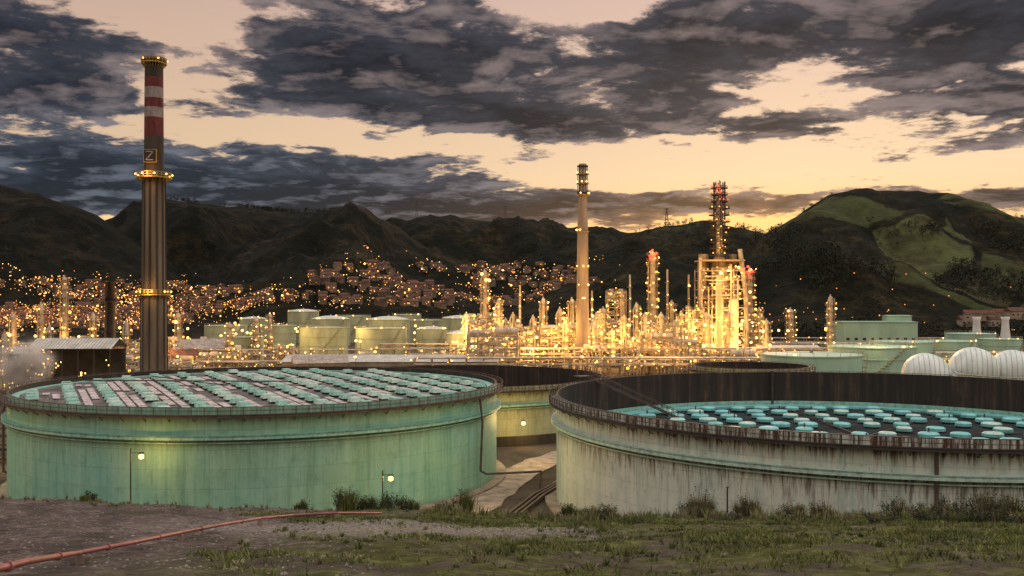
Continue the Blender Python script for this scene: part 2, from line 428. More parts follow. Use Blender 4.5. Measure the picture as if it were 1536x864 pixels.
T3=bigtank('storage_tank',-11.5,212,32,11.1,mw3,M_mint,M_steel,128)
d=MB(); d.lathe((0,0,0),[(31.7,5),(0.01,5.3)],M_deck2,96); d.build('floating_roof',T3)
d=MB(); d.ring((0,0,0),35,35.5,0,1.9,M_concD,128); d.build('bund_wall',T3)
T4=bigtank('storage_tank',51.5,201,12.2,14.0,mw3,M_mint,M_steel,96)
d=MB(); d.lathe((0,0,0),[(12,11.5),(.01,11.8)],M_deck2,64); d.build('floating_roof',T4)
T5=bigtank('storage_tank',U(1545)*235,235,17,9.6,mw3,M_mintL,M_white,96)
d=MB(); d.lathe((0,0,0),[(16.8,6),(.01,6.3)],M_deck2,64); d.build('floating_roof',T5)
# ---------------------------------------------------------------- smaller tanks
mws=simple('pale_green_tank_paint',(.42,.45,.27),.6,0,.25,.12,.3,.25)
mwt=simple('tank_roof_paint',(.66,.66,.52),.6,0,.12,.2)
mwm=simple('mint_green_tank_paint',(.34,.52,.38),.6,0,.2,.12,.3,.15)
def smalltank(px,ytop,wpx,depth,dome,wall=None):
    wall=wall or mws
    X_=U(px)*depth; R_=wpx/2/F*depth; z=max(5,CZ-(ytop-HY)/F*depth)
    E=empty('storage_tank'); E.location=(X_,depth,0)
    a=MB(); a.lathe((0,0,0),[(R_,0),(R_,z)],wall,40); 
    for zz in(z*.33,z*.66,z-.35): a.ring((0,0,0),R_+.003,R_+.2,zz,zz+.25,wall,40)
    t0=ru(-2.4,-1.2)
    for q in range(14):
        t=t0+q*.07; a.box(((R_+.5)*math.cos(t),(R_+.5)*math.sin(t),z*(q+.5)/14),(1.0,1.0,.15),M_frame,t)
        a.beam(((R_+1)*math.cos(t),(R_+1)*math.sin(t),z*(q+.5)/14),((R_+1)*math.cos(t),(R_+1)*math.sin(t),z*(q+.5)/14+1.1),.1,M_frame)
    a.build('shell',E)
    a=MB(); dz=R_*.16 if dome else R_*.03
    a.lathe((0,0,z),[(R_+.12,0),(R_*.85,dz*.35),(R_*.6,dz*.68),(R_*.3,dz*.92),(.01,dz)],mwt if dome else wall,40)
    for q in range(24):
        t=2*math.pi*q/24; a.beam((R_*math.cos(t),R_*math.sin(t),z),(R_*math.cos(t),R_*math.sin(t),z+1),.09,M_frame)
    a.ring((0,0,0),R_-.05,R_+.05,z+1,z+1.1,M_frame,40)
    a.cyl((0,0,z+dz),(0,0,z+dz+.8),.5,.5,M_frame,8)
    a.build('roof',E)
    a=MB()
    for q in range(7):
        t=ru(-2.8,-.3); zz=z+.4 if q<3 else ru(1,5); a.ico(((R_+.8)*math.cos(t),(R_+.8)*math.sin(t),zz),ru(.25,.5)*depth/500,M_lampB if rnd()<.6 else M_lamp)
    a.build('lamps',E)
for a_ in[(339,488,62,560,0),(455,467,46,640,1),(496,478,58,600,1),(486,491,72,500,0),(530,474,52,650,0),(583,479,62,540,1),(572,492,76,470,0),
 (648,493,46,470,1),(705,500,72,430,1),(690,477,54,620,1),(640,480,62,650,0),(415,488,58,570,0),(795,492,52,560,0),(831,497,34,480,1),(380,478,40,690,1),(755,483,44,620,0),(610,472,44,700,0),(920,488,40,640,0),
 (370,505,50,430,0),(740,510,54,400,0)]:
    smalltank(*a_)
for a_ in[(1217,531,146,262),(1308,519,126,325),(1352,512,92,372),(1417,511,84,420),(1500,508,60,460),(1455,500,70,520)]: smalltank(*a_,0,mwm)
for px,yt,rp in((1391,531,34),(1462,522,34),(1522,526,34)):
    D=246; R_=rp/F*D; X_=U(px)*D; zc=CZ-(yt-HY)/F*D-R_
    E=empty('pressure_vessel'); E.location=(X_,D,zc); E.rotation_euler=(0,0,-math.atan(U(px))+.12)
    a=MB(); seg=48; vs=[];fs=[];prof=[]
    for q in range(11):
        t=q/10*math.pi/2; prof.append((math.sin(t)*R_+.01,-math.cos(t)*R_))
    prof+=[(R_,3),(R_,5)]
    for q in range(1,11):
        t=q/10*math.pi/2; prof.append((math.cos(t)*R_+.01,5+math.sin(t)*R_))
    for r_,yv in prof:
        for i in range(seg):
            t=2*math.pi*i/seg; vs.append((r_*math.cos(t),yv,r_*math.sin(t)))
    for k in range(len(prof)-1):
        for i in range(seg):
            j=(i+1)%seg; fs.append((k*seg+i,k*seg+j,(k+1)*seg+j,(k+1)*seg+i))
    a.add(vs,fs,M_white,True)
    for q in range(-4,5):
        xx=q*R_*.2; rr=math.sqrt(R_*R_-xx*xx)
        pts=[Vector((xx,-rr*math.cos(t),rr*math.sin(t)))*1.01 for t in [math.radians(v) for v in range(-60,91,10)]]
        for p0,p1 in zip(pts,pts[1:]): a.beam(p0,p1,.11,mwm)
    a.build('shell',E)
    a=MB()
    for yv in(.5,6): a.box((0,yv,-R_*.5-zc/2),(R_*1.5,1.2,zc),M_conc)
    a.build('saddles',E)
# ---------------------------------------------------------------- smokestacks
def stackrailing(a,z,R0,R1,lamps,seg=24,lr=.3):
    a.ring((0,0,0),R0,R1,z,z+.25,M_yel,seg)
    for zz in(.7,1.3): a.ring((0,0,0),R1-.12,R1,z+zz,z+zz+.09,M_yel,seg)
    for q in range(seg):
        t=2*math.pi*q/seg; a.beam((R1*math.cos(t),R1*math.sin(t),z+.2),(R1*math.cos(t),R1*math.sin(t),z+1.35),.09,M_yel)
        a.beam((R0*math.cos(t),R0*math.sin(t),z-1),(R1*math.cos(t),R1*math.sin(t),z),.1,M_yel)
    for q in range(lamps):
        t=2*math.pi*(q+.3)/lamps; a.ico(((R1+.1)*math.cos(t),(R1+.1)*math.sin(t),z+.9),lr,M_lampB)
D=230; E=empty('smokestack'); E.location=(U(231)*D,D,0)
zf=lambda y:CZ+(HY-y)/F*D
a=MB(); zA,zB,zT=zf(443),zf(268),zf(87)
a.lathe((0,0,0),[(3.15,0),(2.95,zA)],M_concS,40); a.lathe((0,0,0),[(2.7,zA),(2.5,zB)],M_concS,40)
for q in range(10):
    t=2*math.pi*(q+.5)/10; c_,s_=math.cos(t),math.sin(t)
    a.beam((3.1*c_,3.1*s_,0),(2.9*c_,2.9*s_,zA),.42,M_concD); a.beam((2.65*c_,2.65*s_,zA),(2.45*c_,2.45*s_,zB),.5,M_concD)
bands=[(268,205,M_concD),(205,177,M_bandR),(177,162,M_bandW),(162,148,M_bandR),(148,132,M_bandW),(132,117,M_bandR),(117,87,M_concD)]
for y0,y1,mm in bands:
    r0=2.35-.2*(268-y0)/181; r1=2.35-.2*(268-y1)/181
    a.lathe((0,0,0),[(r0,zf(y0)),(r1,zf(y1))],mm,40)
a.lathe((0,0,0),[(2.15,zT),(1.9,zT),(1.8,zT-4)],M_black,40)
a.build('shaft',E)
a=MB(); stackrailing(a,zA,2.6,3.9,8,lr=.24); stackrailing(a,zB,2.3,4.2,9,lr=.24); stackrailing(a,zf(96),2.1,3.0,5,lr=.2)
a.ring((0,0,0),2.15,2.7,zT-.8,zT,M_conc,32); a.ring((0,0,0),2.15,2.9,zf(92),zf(90),M_concD,24)
a.build('platforms',E)
a=MB(); zl=zf(236); s_=1.45
a.box((0,-2.5,zl),(2*s_+.3,.2,2*s_+.3),M_yel); a.box((0,-2.65,zl),(2*s_,.12,2*s_),M_black)
for p0,p1 in(((-.9,1),(.9,1)),((.9,1),(-.9,-1)),((-.9,-1),(.9,-1))):
    a.beam((p0[0],-2.77,zl+p0[1]),(p1[0],-2.77,zl+p1[1]),.28,M_bandW)
a.build('sign_panel',E)
a=MB()
for xx in(-.3,.3): a.beam((xx+1.8,-2.7,zA),(xx+1.6,-2.4,zB),.07,M_steel)
a.build('ladder',E)
point('platform_light',(0,-5,zA+1),700,parent=E); point('platform_light',(0,-5,zB+1),700,parent=E)
D=385; E=empty('smokestack'); E.location=(U(874)*D,D,0); zf=lambda y:CZ+(HY-y)/F*D
a=MB(); a.lathe((0,0,0),[(2.8,0),(2.2,zf(346)),(1.75,zf(290)),(1.6,zf(246)),(1.3,zf(246)),(1.3,zf(252))],M_conc,32)
for y_ in(250,262,276,290): a.ring((0,0,0),1.5,2.3,zf(y_),zf(y_)+.35,M_concD,24)
for q in range(8):
    t=2*math.pi*q/8; a.beam((2.1*math.cos(t),2.1*math.sin(t),zf(292)),(2.0*math.cos(t),2.0*math.sin(t),zf(248)),.2,M_concD)
a.build('shaft',E)
a=MB()
for y_ in(262,276,293,348,402,430,450):
    a.ring((0,0,0),1.7,2.7,zf(y_),zf(y_)+.2,M_yel,20)
    for q in range(3): 
        t=ru(-2.8,-.3); a.ico((2.7*math.cos(t),2.7*math.sin(t),zf(y_)+.8),ru(.25,.42),M_lampB)
a.build('platforms',E)
point('platform_light',(2,-9,zf(400)),2600,parent=E)
# ---------------------------------------------------------------- refinery
def lamp(a,p,s=1.0):
    r_=rnd(); a.ico(p,(ru(.18,.36) if r_<.84 else ru(.5,.8))*s,M_lampB if rnd()<.5 else M_lamp)
def column(px,ytop,wpx,depth,red=False,name='distillation_column'):
    X_=U(px)*depth; R_=max(.5,wpx/2/F*depth)*.9; H=CZ+(HY-ytop)/F*depth; sc=depth/430
    E=empty(name); E.location=(X_,depth,0)
    a=MB(); a.lathe((0,0,0),[(R_*1.15,0),(R_,H*.08),(R_,H*.55),(R_*.8,H*.6),(R_*.8,H-R_*.8),(R_*.6,H-R_*.3),(.05,H)],M_vessel,16); a.build('shell',E)
    b_=MB(); z=4
    while z<H-1:
        r2=R_+1.2; b_.ring((0,0,0),R_*.8,r2,z,z+.2,M_frame,14)
        b_.ring((0,0,0),r2-.05,r2+.05,z+1.05,z+1.15,M_frame,14)
        for q in range(7):
            t=2*math.pi*q/7; b_.beam((r2*math.cos(t),r2*math.sin(t),z),(r2*math.cos(t),r2*math.sin(t),z+1.1),.1,M_frame)
        for q in range(3):
            t=ru(-3.2,.1); lamp(b_,(r2*math.cos(t),r2*math.sin(t),z+ru(.5,2)),sc)
        z+=ru(2.6,4)
    b_.beam((R_+.3,-.4,0),(R_*.85+.3,-.4,H-1),.15,M_frame); b_.beam((R_+.7,-.4,0),(R_*.85+.7,-.4,H-1),.15,M_frame)
    b_.tube([(-R_-.4,-.3,1),(-R_-.4,-.3,H*.9),(0,0,H+.6)],.3,M_pipe,6)
    if red:
        for q in range(11): 
            t=ru(0,6.28); b_.ico((ru(.5,R_+1.3)*math.cos(t),ru(.5,R_+1.3)*math.sin(t),H+ru(-3,.8)),ru(.4,.75),M_red)
    b_.build('platforms',E)
    if red: point('beacon_light',(0,-4,H-1),1800,(1,.08,.03),parent=E)
    return E
def framework(px,w,d,depth,H,lv=5.0,bays=3,name='steel_process_structure',dens=1.0):
    X_=U(px)*depth
    E=empty(name); E.location=(X_,depth,0)
    a=MB(); b_=MB(); e=MB(); nl=max(1,int(H/lv)); xs=[-w/2+w*i/bays for i in range(bays+1)]; ys=[-d/2,d/2]
    for x in xs:
        for y in ys: a.beam((x,y,0),(x,y,nl*lv+.8),.45,M_frame)
    for k in range(1,nl+1):
        z=k*lv
        for y in ys: 
            a.beam((xs[0],y,z),(xs[-1],y,z),.45,M_frame)
            a.beam((xs[0],y*1.02,z+1.1),(xs[-1],y*1.02,z+1.1),.12,M_frame)
        for x in xs: a.beam((x,ys[0],z),(x,ys[1],z),.3,M_frame)
        if rnd()<.6: a.box((ru(-.1,.1)*w,0,z+.06),(w*ru(.5,.95),d*.9,.12),M_frame)
        for i in range(bays):
            if rnd()<.45: a.beam((xs[i],ys[0],z-lv),(xs[i+1],ys[0],z),.2,M_frame)
            r_=rnd()
            if r_<.4: 
                rr=ru(.8,1.4); e.cyl((xs[i]+.5,0,z+rr+.3),(xs[i+1]-.5,0,z+rr+.3),rr,rr,M_vessel,12)
            elif r_<.8:
                rr=ru(.7,1.3); xm=(xs[i]+xs[i+1])/2; e.cyl((xm,-.8,z-lv*.5),(xm,-.8,z+lv*.45),rr,rr,M_vessel,12)
            for q in range(5):
                if rnd()<.8*dens: lamp(b_,(ru(xs[i],xs[i+1]),random.choice((ys[0]-.3,ys[0]-.3,0,ys[1])),z+ru(-2,2)),depth/430)
    for q in range(bays*4):
        x=ru(-w/2,w/2); zt_=ru(.3,1.1)*nl*lv; e.tube([(x,ys[0]-.6,0),(x,ys[0]-.6,zt_),(x,0,zt_+.4)],ru(.15,.42),M_pipe,6)
    for q in range(nl*2):
        z=ru(1,nl*lv); x0=ru(-w/2,0); e.tube([(x0,ys[0]-.9,z),(x0+ru(3,w*.6),ys[0]-.9,z)],ru(.12,.32),M_pipe,6)
    a.build('frame',E); b_.build('lamps',E); e.build('equipment',E); return E
D=430; E=framework(1079,19.5,15,D,46,4.2,4,'catalytic_cracker_tower',1.2)
a=MB()
for s_ in((-6.5,4),(6.5,4)): a.cyl((s_[0],s_[1],0),(s_[0],s_[1],50),2.6,2.4,M_conc,16)
a.cyl((0,0,0),(0,0,44),3.8,3.8,M_conc,24); a.cyl((0,0,44),(0,0,50),3.8,2.0,M_conc,24); a.cyl((0,0,50),(0,0,76),1.5,1.1,M_vessel,20)
a.tube([(9,-2,52),(11.5,-3,30),(12,-3,4)],1.1,M_vessel,10); a.tube([(-9.5,-4,48),(-9.5,-4,4)],.8,M_vessel,10)
a.box((0,0,30),(17,12,.5),M_conc); a.box((0,0,46.7),(20,15,.6),M_conc); a.box((-2,-8.1,20),(2.6,.6,40),M_conc)
a.box((5,-8.1,18),(3.2,.4,22),M_vessel); a.box((-6.5,5,24),(5,.4,44),M_vessel)
a.build('reactor',E)
a=MB(); z=49
while z<80:
    r_=4.4-(z-49)*.02
    if 62<z<72: r_+=.8
    a.ring((0,0,0),r_-1.6,r_,z,z+.35,M_steel,12); a.ring((0,0,0),r_-.1,r_,z+1.1,z+1.25,M_steel,12)
    for q in range(8):
        t=2*math.pi*q/8; a.beam((r_*math.cos(t),r_*math.sin(t),z),(r_*math.cos(t),r_*math.sin(t),z+1.2),.15,M_steel)
        a.beam((2.7*math.cos(t),2.7*math.sin(t),z),(2.7*math.cos(t+.78),2.7*math.sin(t+.78),z+3.1),.2,M_steel)
        a.beam((2.7*math.cos(t),2.7*math.sin(t),z),(2.7*math.cos(t),2.7*math.sin(t),z+3.1),.25,M_steel)
    for q in range(3):
        t=ru(-2.9,-.2)
        if z<72 : a.ico((r_*math.cos(t),r_*math.sin(t),z+ru(.4,1.4)),ru(.22,.38),M_lamp)
        else: a.ico((r_*math.cos(t),r_*math.sin(t),z+1),.28,M_red)
    z+=3.1
a.beam((0,0,76),(0,0,84),.3,M_frame); a.beam((-1.5,0,78),(-1.5,0,83),.2,M_frame); a.beam((1.8,0,78),(1.8,0,81.5),.2,M_frame)
for q in range(4): a.ico((ru(-2,2),-1,ru(78,82)),.33,M_red)
a.build('upper_lattice',E)
for z in(8,22,38,52): point('work_light',(ru(-8,8),-15,z),7500,r=1.5,parent=E)
framework(1040,8,8,425,24,4,2,dens=1.3)
framework(1128,9,8,440,22,4,2,dens=1.3)
column(979,378,12,440,True); column(1125,402,11,455,True)
column(727,405,9,430); column(700,470,9,415); column(858,448,9,400); column(815,447,8,430); column(840,462,8,410)
for px,yt in((945,412),(1001,404),(1033,412),(780,428),(888,436)):
    E=empty('vent_stack'); dd=450; E.location=(U(px)*dd,dd,0); a=MB(); H=CZ+(HY-yt)/F*dd
    a.cyl((0,0,0),(0,0,H),.75,.45,M_vessel,10); 
    for k in range(4): a.ring((0,0,0),.4,1.3,H*(.4+.15*k),H*(.4+.15*k)+.2,M_frame,10); lamp(a,(0,-1.3,H*(.4+.15*k)+.8),.9)
    a.build('shaft',E)
framework(924,8.5,8,440,35,3.6,2,dens=1.6)
for px,yt,w_,dd in((748,450,8,420),(770,470,7,410),(905,462,9,430),(955,455,8,430),(968,470,9,415),(1008,452,9,440),(1022,468,8,400),(1150,480,9,420),(1186,463,12,460),(1246,444,9,430),(895,470,8,400),(800,474,7,400),(1060,470,10,400),(992,470,10,410),(850,476,7,390),(937,474,8,400)):
    column(px,yt,w_,dd)
for k in range(48):
    px=ru(665,1150); dd=ru(345,500)
    framework(px,ru(9,20),ru(6,10),dd,ru(9,20) if 720<px<1120 else ru(5,10),ru(3,4.5),random.choice((2,3,4)),dens=1.15)
for k in range(22):
    column(ru(715,1145),ru(462,500),ru(6,12),ru(360,500))
def piperack(x0,x1,y,H,name='pipe_rack',dens=1):
    E=empty(name); E.location=((x0+x1)/2,y,0); L=x1-x0; a=MB(); b_=MB()
    n=int(L/6)
    for i in range(n+1):
        x=-L/2+L*i/n
        for yy in(-2.5,2.5): a.beam((x,yy,0),(x,yy,H+.5),.3,M_frame)
        for z in(H,H-2.2): a.beam((x,-2.7,z),(x,2.7,z),.28,M_frame)
        for q in range(2):
            if rnd()<.75*dens: lamp(a,(x+ru(-2,2),-2.9,H+ru(-3,1.4)),y/430)
    for z in(H+.35,H-1.85):
        for yy in(-2,-1.2,-.4,.5,1.4,2.1): 
            r_=ru(.15,.36); b_.cyl((-L/2,yy,z+r_),(L/2,yy,z+r_),r_,r_,M_pipe,6)
    a.build('frame',E); b_.build('pipes',E)
for x0,x1,y,H in((-35,120,335,7),(-40,135,365,9),(-20,150,395,7),(30,190,345,6),(-60,100,425,8),(60,210,455,7),(90,230,500,8),(-230,-90,330,6),(-190,-60,395,7),(-120,10,350,5),(120,260,390,6),(-330,-140,430,8),(-160,-95,285,7)):
    piperack(x0,x1,y,H)
for px,yt,w_,dd in((97,415,9,330),(62,455,7,340),(385,478,8,420),(345,485,7,400),(20,470,8,360),(268,470,8,400),(405,470,6,450),(140,470,6,350),(8,500,7,250),(75,490,6,260),(190,482,6,300)):
    column(px,yt,w_,dd)
for k in range(28):
    framework(ru(-60,430),ru(8,18),ru(6,9),ru(270,460),ru(5,13),ru(3,4),3,dens=1.2)
for k in range(9):
    framework(ru(430,700),ru(8,16),6,ru(330,420),ru(3.5,7),3.3,3,dens=1)
for k in range(6):
    framework(ru(1150,1240),ru(8,16),6,ru(350,440),ru(4,8),3.5,3,dens=.8)
E=empty('flue_stack'); dd=320; E.location=(U(165)*dd,dd,0); a=MB(); H=CZ+(HY-422)/F*dd
a.lathe((0,0,0),[(2.0,0),(1.7,H*.5),(1.6,H-.5),(1.9,H-.4),(1.9,H),(1.3,H),(1.3,H-2)],M_black,20)
for z in(H*.5,H*.8): a.ring((0,0,0),1.6,2.6,z,z+.2,M_steel,16)
a.build('shaft',E)
def building(name,px,w,d,depth,z0,hw,hr,mwall,mroof,rz=0,win=True):
    X_=U(px)*depth
    E=empty(name); E.location=(X_,depth,z0); E.rotation_euler=(0,0,rz)
    a=MB(); a.box((0,0,hw/2),(w,d,hw),mwall); a.build('walls',E)
    a=MB(); o=.6
    vs=[(-w/2-o,-d/2-o,hw),(w/2+o,-d/2-o,hw),(w/2+o,d/2+o,hw),(-w/2-o,d/2+o,hw),(-w/2-o,0,hw+hr),(w/2+o,0,hw+hr)]
    a.add(vs,[(0,1,5,4),(2,3,4,5),(1,2,5),(3,0,4),(3,2,1,0)],mroof)
    n=int(w/1.2)
    for i in range(n+1):
        x=-w/2+w*i/n; a.beam((x,-d/2-o,hw+.05),(x,0,hw+hr+.05),.09,mroof)
    a.build('roof',E)
    if win:
        a=MB(); k=int(w/4)
        for i in range(k):
            x=-w/2+w*(i+.5)/k; a.box((x,-d/2-.03,hw*.5),(1.6,.1,1.3),M_black); a.box((x,-d/2-.06,hw*.5-.75),(1.9,.2,.14),M_white)
        a.box((w*.3,-d/2-.04,1.2),(1.6,.12,2.4),M_steel); a.build('windows_door',E)
    return E
M_roofg=simple('corrugated_roof',(.36,.30,.24),.5,.1,.4,.5,1,.5)
M_wall=simple('plaster_wall',(.34,.28,.20),.85,0,.3,.2)
M_wallD=simple('dark_cladding_wall',(.07,.06,.045),.85,0,.4,.3)
M_tile=simple('clay_roof_tile',(.12,.05,.03),.9,0,.5,.5)
M_whr=simple('pale_metal_roof',(.55,.52,.44),.5,.1,.25,.3,1,.3)
def openshed(px,w,d,depth,hw,hr,rz):
    E=empty('open_shed'); E.location=(U(px)*depth,depth,0); E.rotation_euler=(0,0,rz); a=MB()
    n=5
    for i in range(n+1):
        x=-w/2+w*i/n
        for y in(-d/2,d/2): a.beam((x,y,0),(x,y,hw),.3,M_steel)
        a.beam((x,-d/2,hw),(x,0,hw+hr-.2),.22,M_steel); a.beam((x,-d/2,hw-.1),(x,d/2,hw-.1),.2,M_steel)
    a.box((0,d/2-.2,hw/2),(w,.2,hw-1),M_wallD)
    for z in(3,6.5,10): 
        for i in range(9): a.ico((ru(-w/2,w/2),-d/2+1,z+ru(0,2.5)),ru(.14,.3),M_lampB)
    a.build('columns',E); a=MB(); o=.6
    vs=[(-w/2-o,-d/2-o,hw),(w/2+o,-d/2-o,hw),(w/2+o,d/2+o,hw),(-w/2-o,d/2+o,hw),(-w/2-o,0,hw+hr),(w/2+o,0,hw+hr)]
    a.add(vs,[(0,1,5,4),(2,3,4,5)],M_whr)
    for i in range(int(w/.9)+1):
        x=-w/2+.9*i; a.beam((x,-d/2-o,hw+.05),(x,0,hw+hr+.05),.1,M_roofg)
    a.build('roof',E)
openshed(118,21,11,255,15.2,2.6,.04); openshed(32,13,9,262,13.4,1.6,-.05)
building('warehouse',590,78,22,350,0,6.0,2.0,M_wall,M_whr,0)
building('warehouse',300,20,14,400,0,8,4,M_wall,M_roofg,.5)
building('warehouse',480,18,12,330,0,6.5,2.5,M_wall,M_roofg,.3)
building('warehouse',270,14,10,340,0,7.5,3.0,M_wall,M_tile,1.2)
building('control_building',1310,38,20,490,0,17.5,.4,mwm,mwm,0)
building('control_building',1345,12,10,500,0,20.5,.4,mwm,mwm,0)
building('warehouse',1180,26,14,420,0,7,1.5,M_wall,M_whr,0)
for px in(1465,1508):
    dd=560; E=empty('cooling_vent'); E.location=(U(px)*dd,dd,0); a=MB()
    a.lathe((0,0,0),[(4,0),(3,6),(2.2,12),(2.0,17),(2.6,19),(2.2,19),(1.7,16)],M_white,24); a.build('shell',E)
GL=empty('plant_lighting')  # holds added fill lights without fittings that brighten the steel and tanks
for k in range(19):
    px=690+k*25+ru(-8,8); dd=ru(328,425); point('plant_fill',(U(px)*dd,dd,ru(8,19)),15000,(1,.50,.13),1.8,GL)
for k in range(8):
    px=-30+k*58+ru(-10,10); dd=ru(270,390); point('plant_fill',(U(px)*dd,dd,ru(9,16)),9500,(1,.48,.13),1.8,GL)
for px in(360,490,600,690): point('plant_fill',(U(px)*410,ru(400,500),ru(16,20)),15000,(1,.62,.22),1.8,GL)
for px in(1210,1330,1460): point('plant_fill',(U(px)*300,ru(250,330),ru(16,20)),4000,(1,.66,.28),1.5,GL)
for k in range(70):
    px=random.choice((ru(-50,450),ru(450,1250),ru(650,1150))); dd=ru(290,640); x=U(px)*dd
    if dd<330 and px>800: continue
    E=empty('street_lamp'); E.location=(x,dd,0); a=MB(); H=ru(8,14)
    a.cyl((0,0,0),(0,0,H),.14,.09,M_steel,6); a.beam((0,0,H),(0,-1.4,H+.3),.1,M_steel); a.box((0,-1.6,H+.25),(.4,.9,.18),M_steel)
    a.ico((0,-1.6,H),.62*dd/430,M_lampB); a.build('pole_and_head',E)
# ---------------------------------------------------------------- town
M_house=simple('house_plaster',(.20,.14,.095),.9,0,.6,.05)
a=MB(); lt=MB(); placed=0;tries=0
def proj(x,y,z): return 768+F*x/y, HY-F*(z-CZ)/y
def house(a,x,y,z,s,rz):
    w,d_,hh=ru(9,15)*s,ru(8,10)*s,ru(5,9)*s
    a.box((x,y,z+hh/2-1),(w,d_,hh+2),M_house,rz)
    c_,s_=math.cos(rz),math.sin(rz); vs=[]
    for xx,yy,zz in((-w/2-.5,-d_/2-.5,hh),(w/2+.5,-d_/2-.5,hh),(w/2+.5,d_/2+.5,hh),(-w/2-.5,d_/2+.5,hh),(-w/2,0,hh+2.6*s),(w/2,0,hh+2.6*s)):
        vs.append((x+xx*c_-yy*s_,y+xx*s_+yy*c_,z+zz))
    a.add(vs,[(0,1,5,4),(2,3,4,5),(1,2,5),(3,0,4)],M_tile)
    for q in(-.25,.25): 
        xx,yy=q*w,-d_/2-.06; a.box((x+xx*c_-yy*s_,y+xx*s_+yy*c_,z+hh*.5),(1.1,.1,1.2),M_town if rnd()<.25 else M_black,rz)
while placed<900 and tries<40000:
    tries+=1
    big=rnd()<.66
    px=ru(-160,500) if big else ru(450,900); y=ru(680,1250) if big else ru(850,1900); x=U(px)*y; z=h(x,y); yy=proj(x,y,z)[1]
    ok=(424<yy<505) if big else (398<yy<462)
    if not ok: continue
    if big and px>230 and yy<426+(px-230)*.07: continue
    if noise.noise(Vector((x*.006,y*.006,9)))<(-.18 if big else -.06): continue
    if rnd()<.75: house(a,x,y,z,.68 if big else .85,ru(-.8,.8))
    placed+=1
    for q in range(6 if big else 4):
        if rnd()<.85:
            lx,ly=x+ru(-32,32),y+ru(-30,0); lt.ico((lx,ly,h(lx,ly)+ru(3,8)),(ru(.20,.42) if rnd()<.92 else ru(.65,1.0))*y/900,random.choice((M_town,M_lamp,M_lamp,M_lampB)))
E=empty('distant_town'); a.build('houses',E); lt.build('street_lights',E)
for k in range(5):
    px=-20+k*105; y=ru(740,820); x=U(px)*y; point('street_glow',(x,y,h(x,y)+26),17000,(1,.42,.14),4,E)
for px,py in((1458,478),(1478,478),(1500,476),(1522,474),(1540,476),(1450,486),(1490,486)):
    y=760+ru(-15,25); x=U(px)*y; z=h(x,y)
    building('village_house',px,12,10,y,max(z,CZ-(py-HY)/F*y)-2,6,3.2,M_wall,M_tile,ru(-.3,.3))
lt=MB()
for k in range(44):
    px=ru(1130,1536); y=ru(650,900); x=U(px)*y; lt.ico((x,y,h(x,y)+5),ru(.3,.6),M_town)
lt.build('roadside_lights')
# ---------------------------------------------------------------- distant trees
m,g,b=newmat('dark_foliage'); P=g.n('ShaderNodeNewGeometry').outputs['Position']
c=g.ramp(g.noise(P,.35,3,.6),[(.3,(.006,.009,.003)),(.5,(.016,.022,.007)),(.7,(.035,.04,.014))]); g.L.new(c,b.inputs['Base Color']); b.inputs['Roughness'].default_value=.9; M_fol=m
M_bark=simple('bark',(.05,.035,.025),.95)
def tree(a,x,y,z,H,nf=55,sz=.085):
    a.cyl((x,y,z-1),(x,y,z+H*.5),H*.035,H*.015,M_bark,5,False)
    for q in range(3):
        t=ru(0,6.28); a.cyl((x,y,z+H*.25),(x+math.cos(t)*H*.22,y+math.sin(t)*H*.22,z+H*.55),H*.015,H*.006,M_bark,4,False)
    cl=[Vector((x+ru(-.25,.25)*H,y+ru(-.25,.25)*H,z+H*ru(.25,.8))) for _ in range(6)]
    vs=[];fs=[]
    for q in range(nf):
        c_=random.choice(cl)+Vector((random.gauss(0,.10),random.gauss(0,.10),random.gauss(0,.09)))*H
        s_=H*sz
        i=len(vs); 
        for k in range(3): vs.append(c_+Vector((ru(-1,1),ru(-1,1),ru(-1,1)))*s_)
        fs.append((i,i+1,i+2))
    a.add(vs,fs,M_fol)
a=MB(); n=0;tries=0
while n<2700 and tries<60000:
    tries+=1
    r_=rnd()
    if r_<.6: px=ru(1100,1700);y=ru(640,1250)
    elif r_<.8: px=ru(-100,900); y=ru(700,1700)
    else: px=ru(800,1250); y=ru(700,1700)
    x=U(px)*y; z=h(x,y); yy=proj(x,y,z)[1]
    if yy<335: continue
    nn=noise.noise(Vector((x*.012,y*.012,2)))
    n5=abs(noise.noise(Vector((x*.007,y*.006,12))))
    hedge=n5<.02
    if not hedge:
        if r_<.6 and yy<385 and nn<.30: continue
        if nn<.10: continue
    tree(a,x,y,z,ru(4,8) if hedge else ru(6,13),30,.12); n+=1
for k in range(230):
    if k<90: px=random.gauss(405,28); D_=2000
    elif k<140: px=random.gauss(500,18); D_=2000
    elif k<165: px=random.gauss(275,16); D_=2000
    elif k<215: px=ru(1425,1640); D_=1250
    else: px=ru(1200,1290); D_=1250
    y=D_*ru(.985,1.0); x=U(px)*y; tree(a,x,y,h(x,y)-1.5,ru(8,13) if D_>1500 else ru(5,8),40,.12)
a.build('distant_trees')
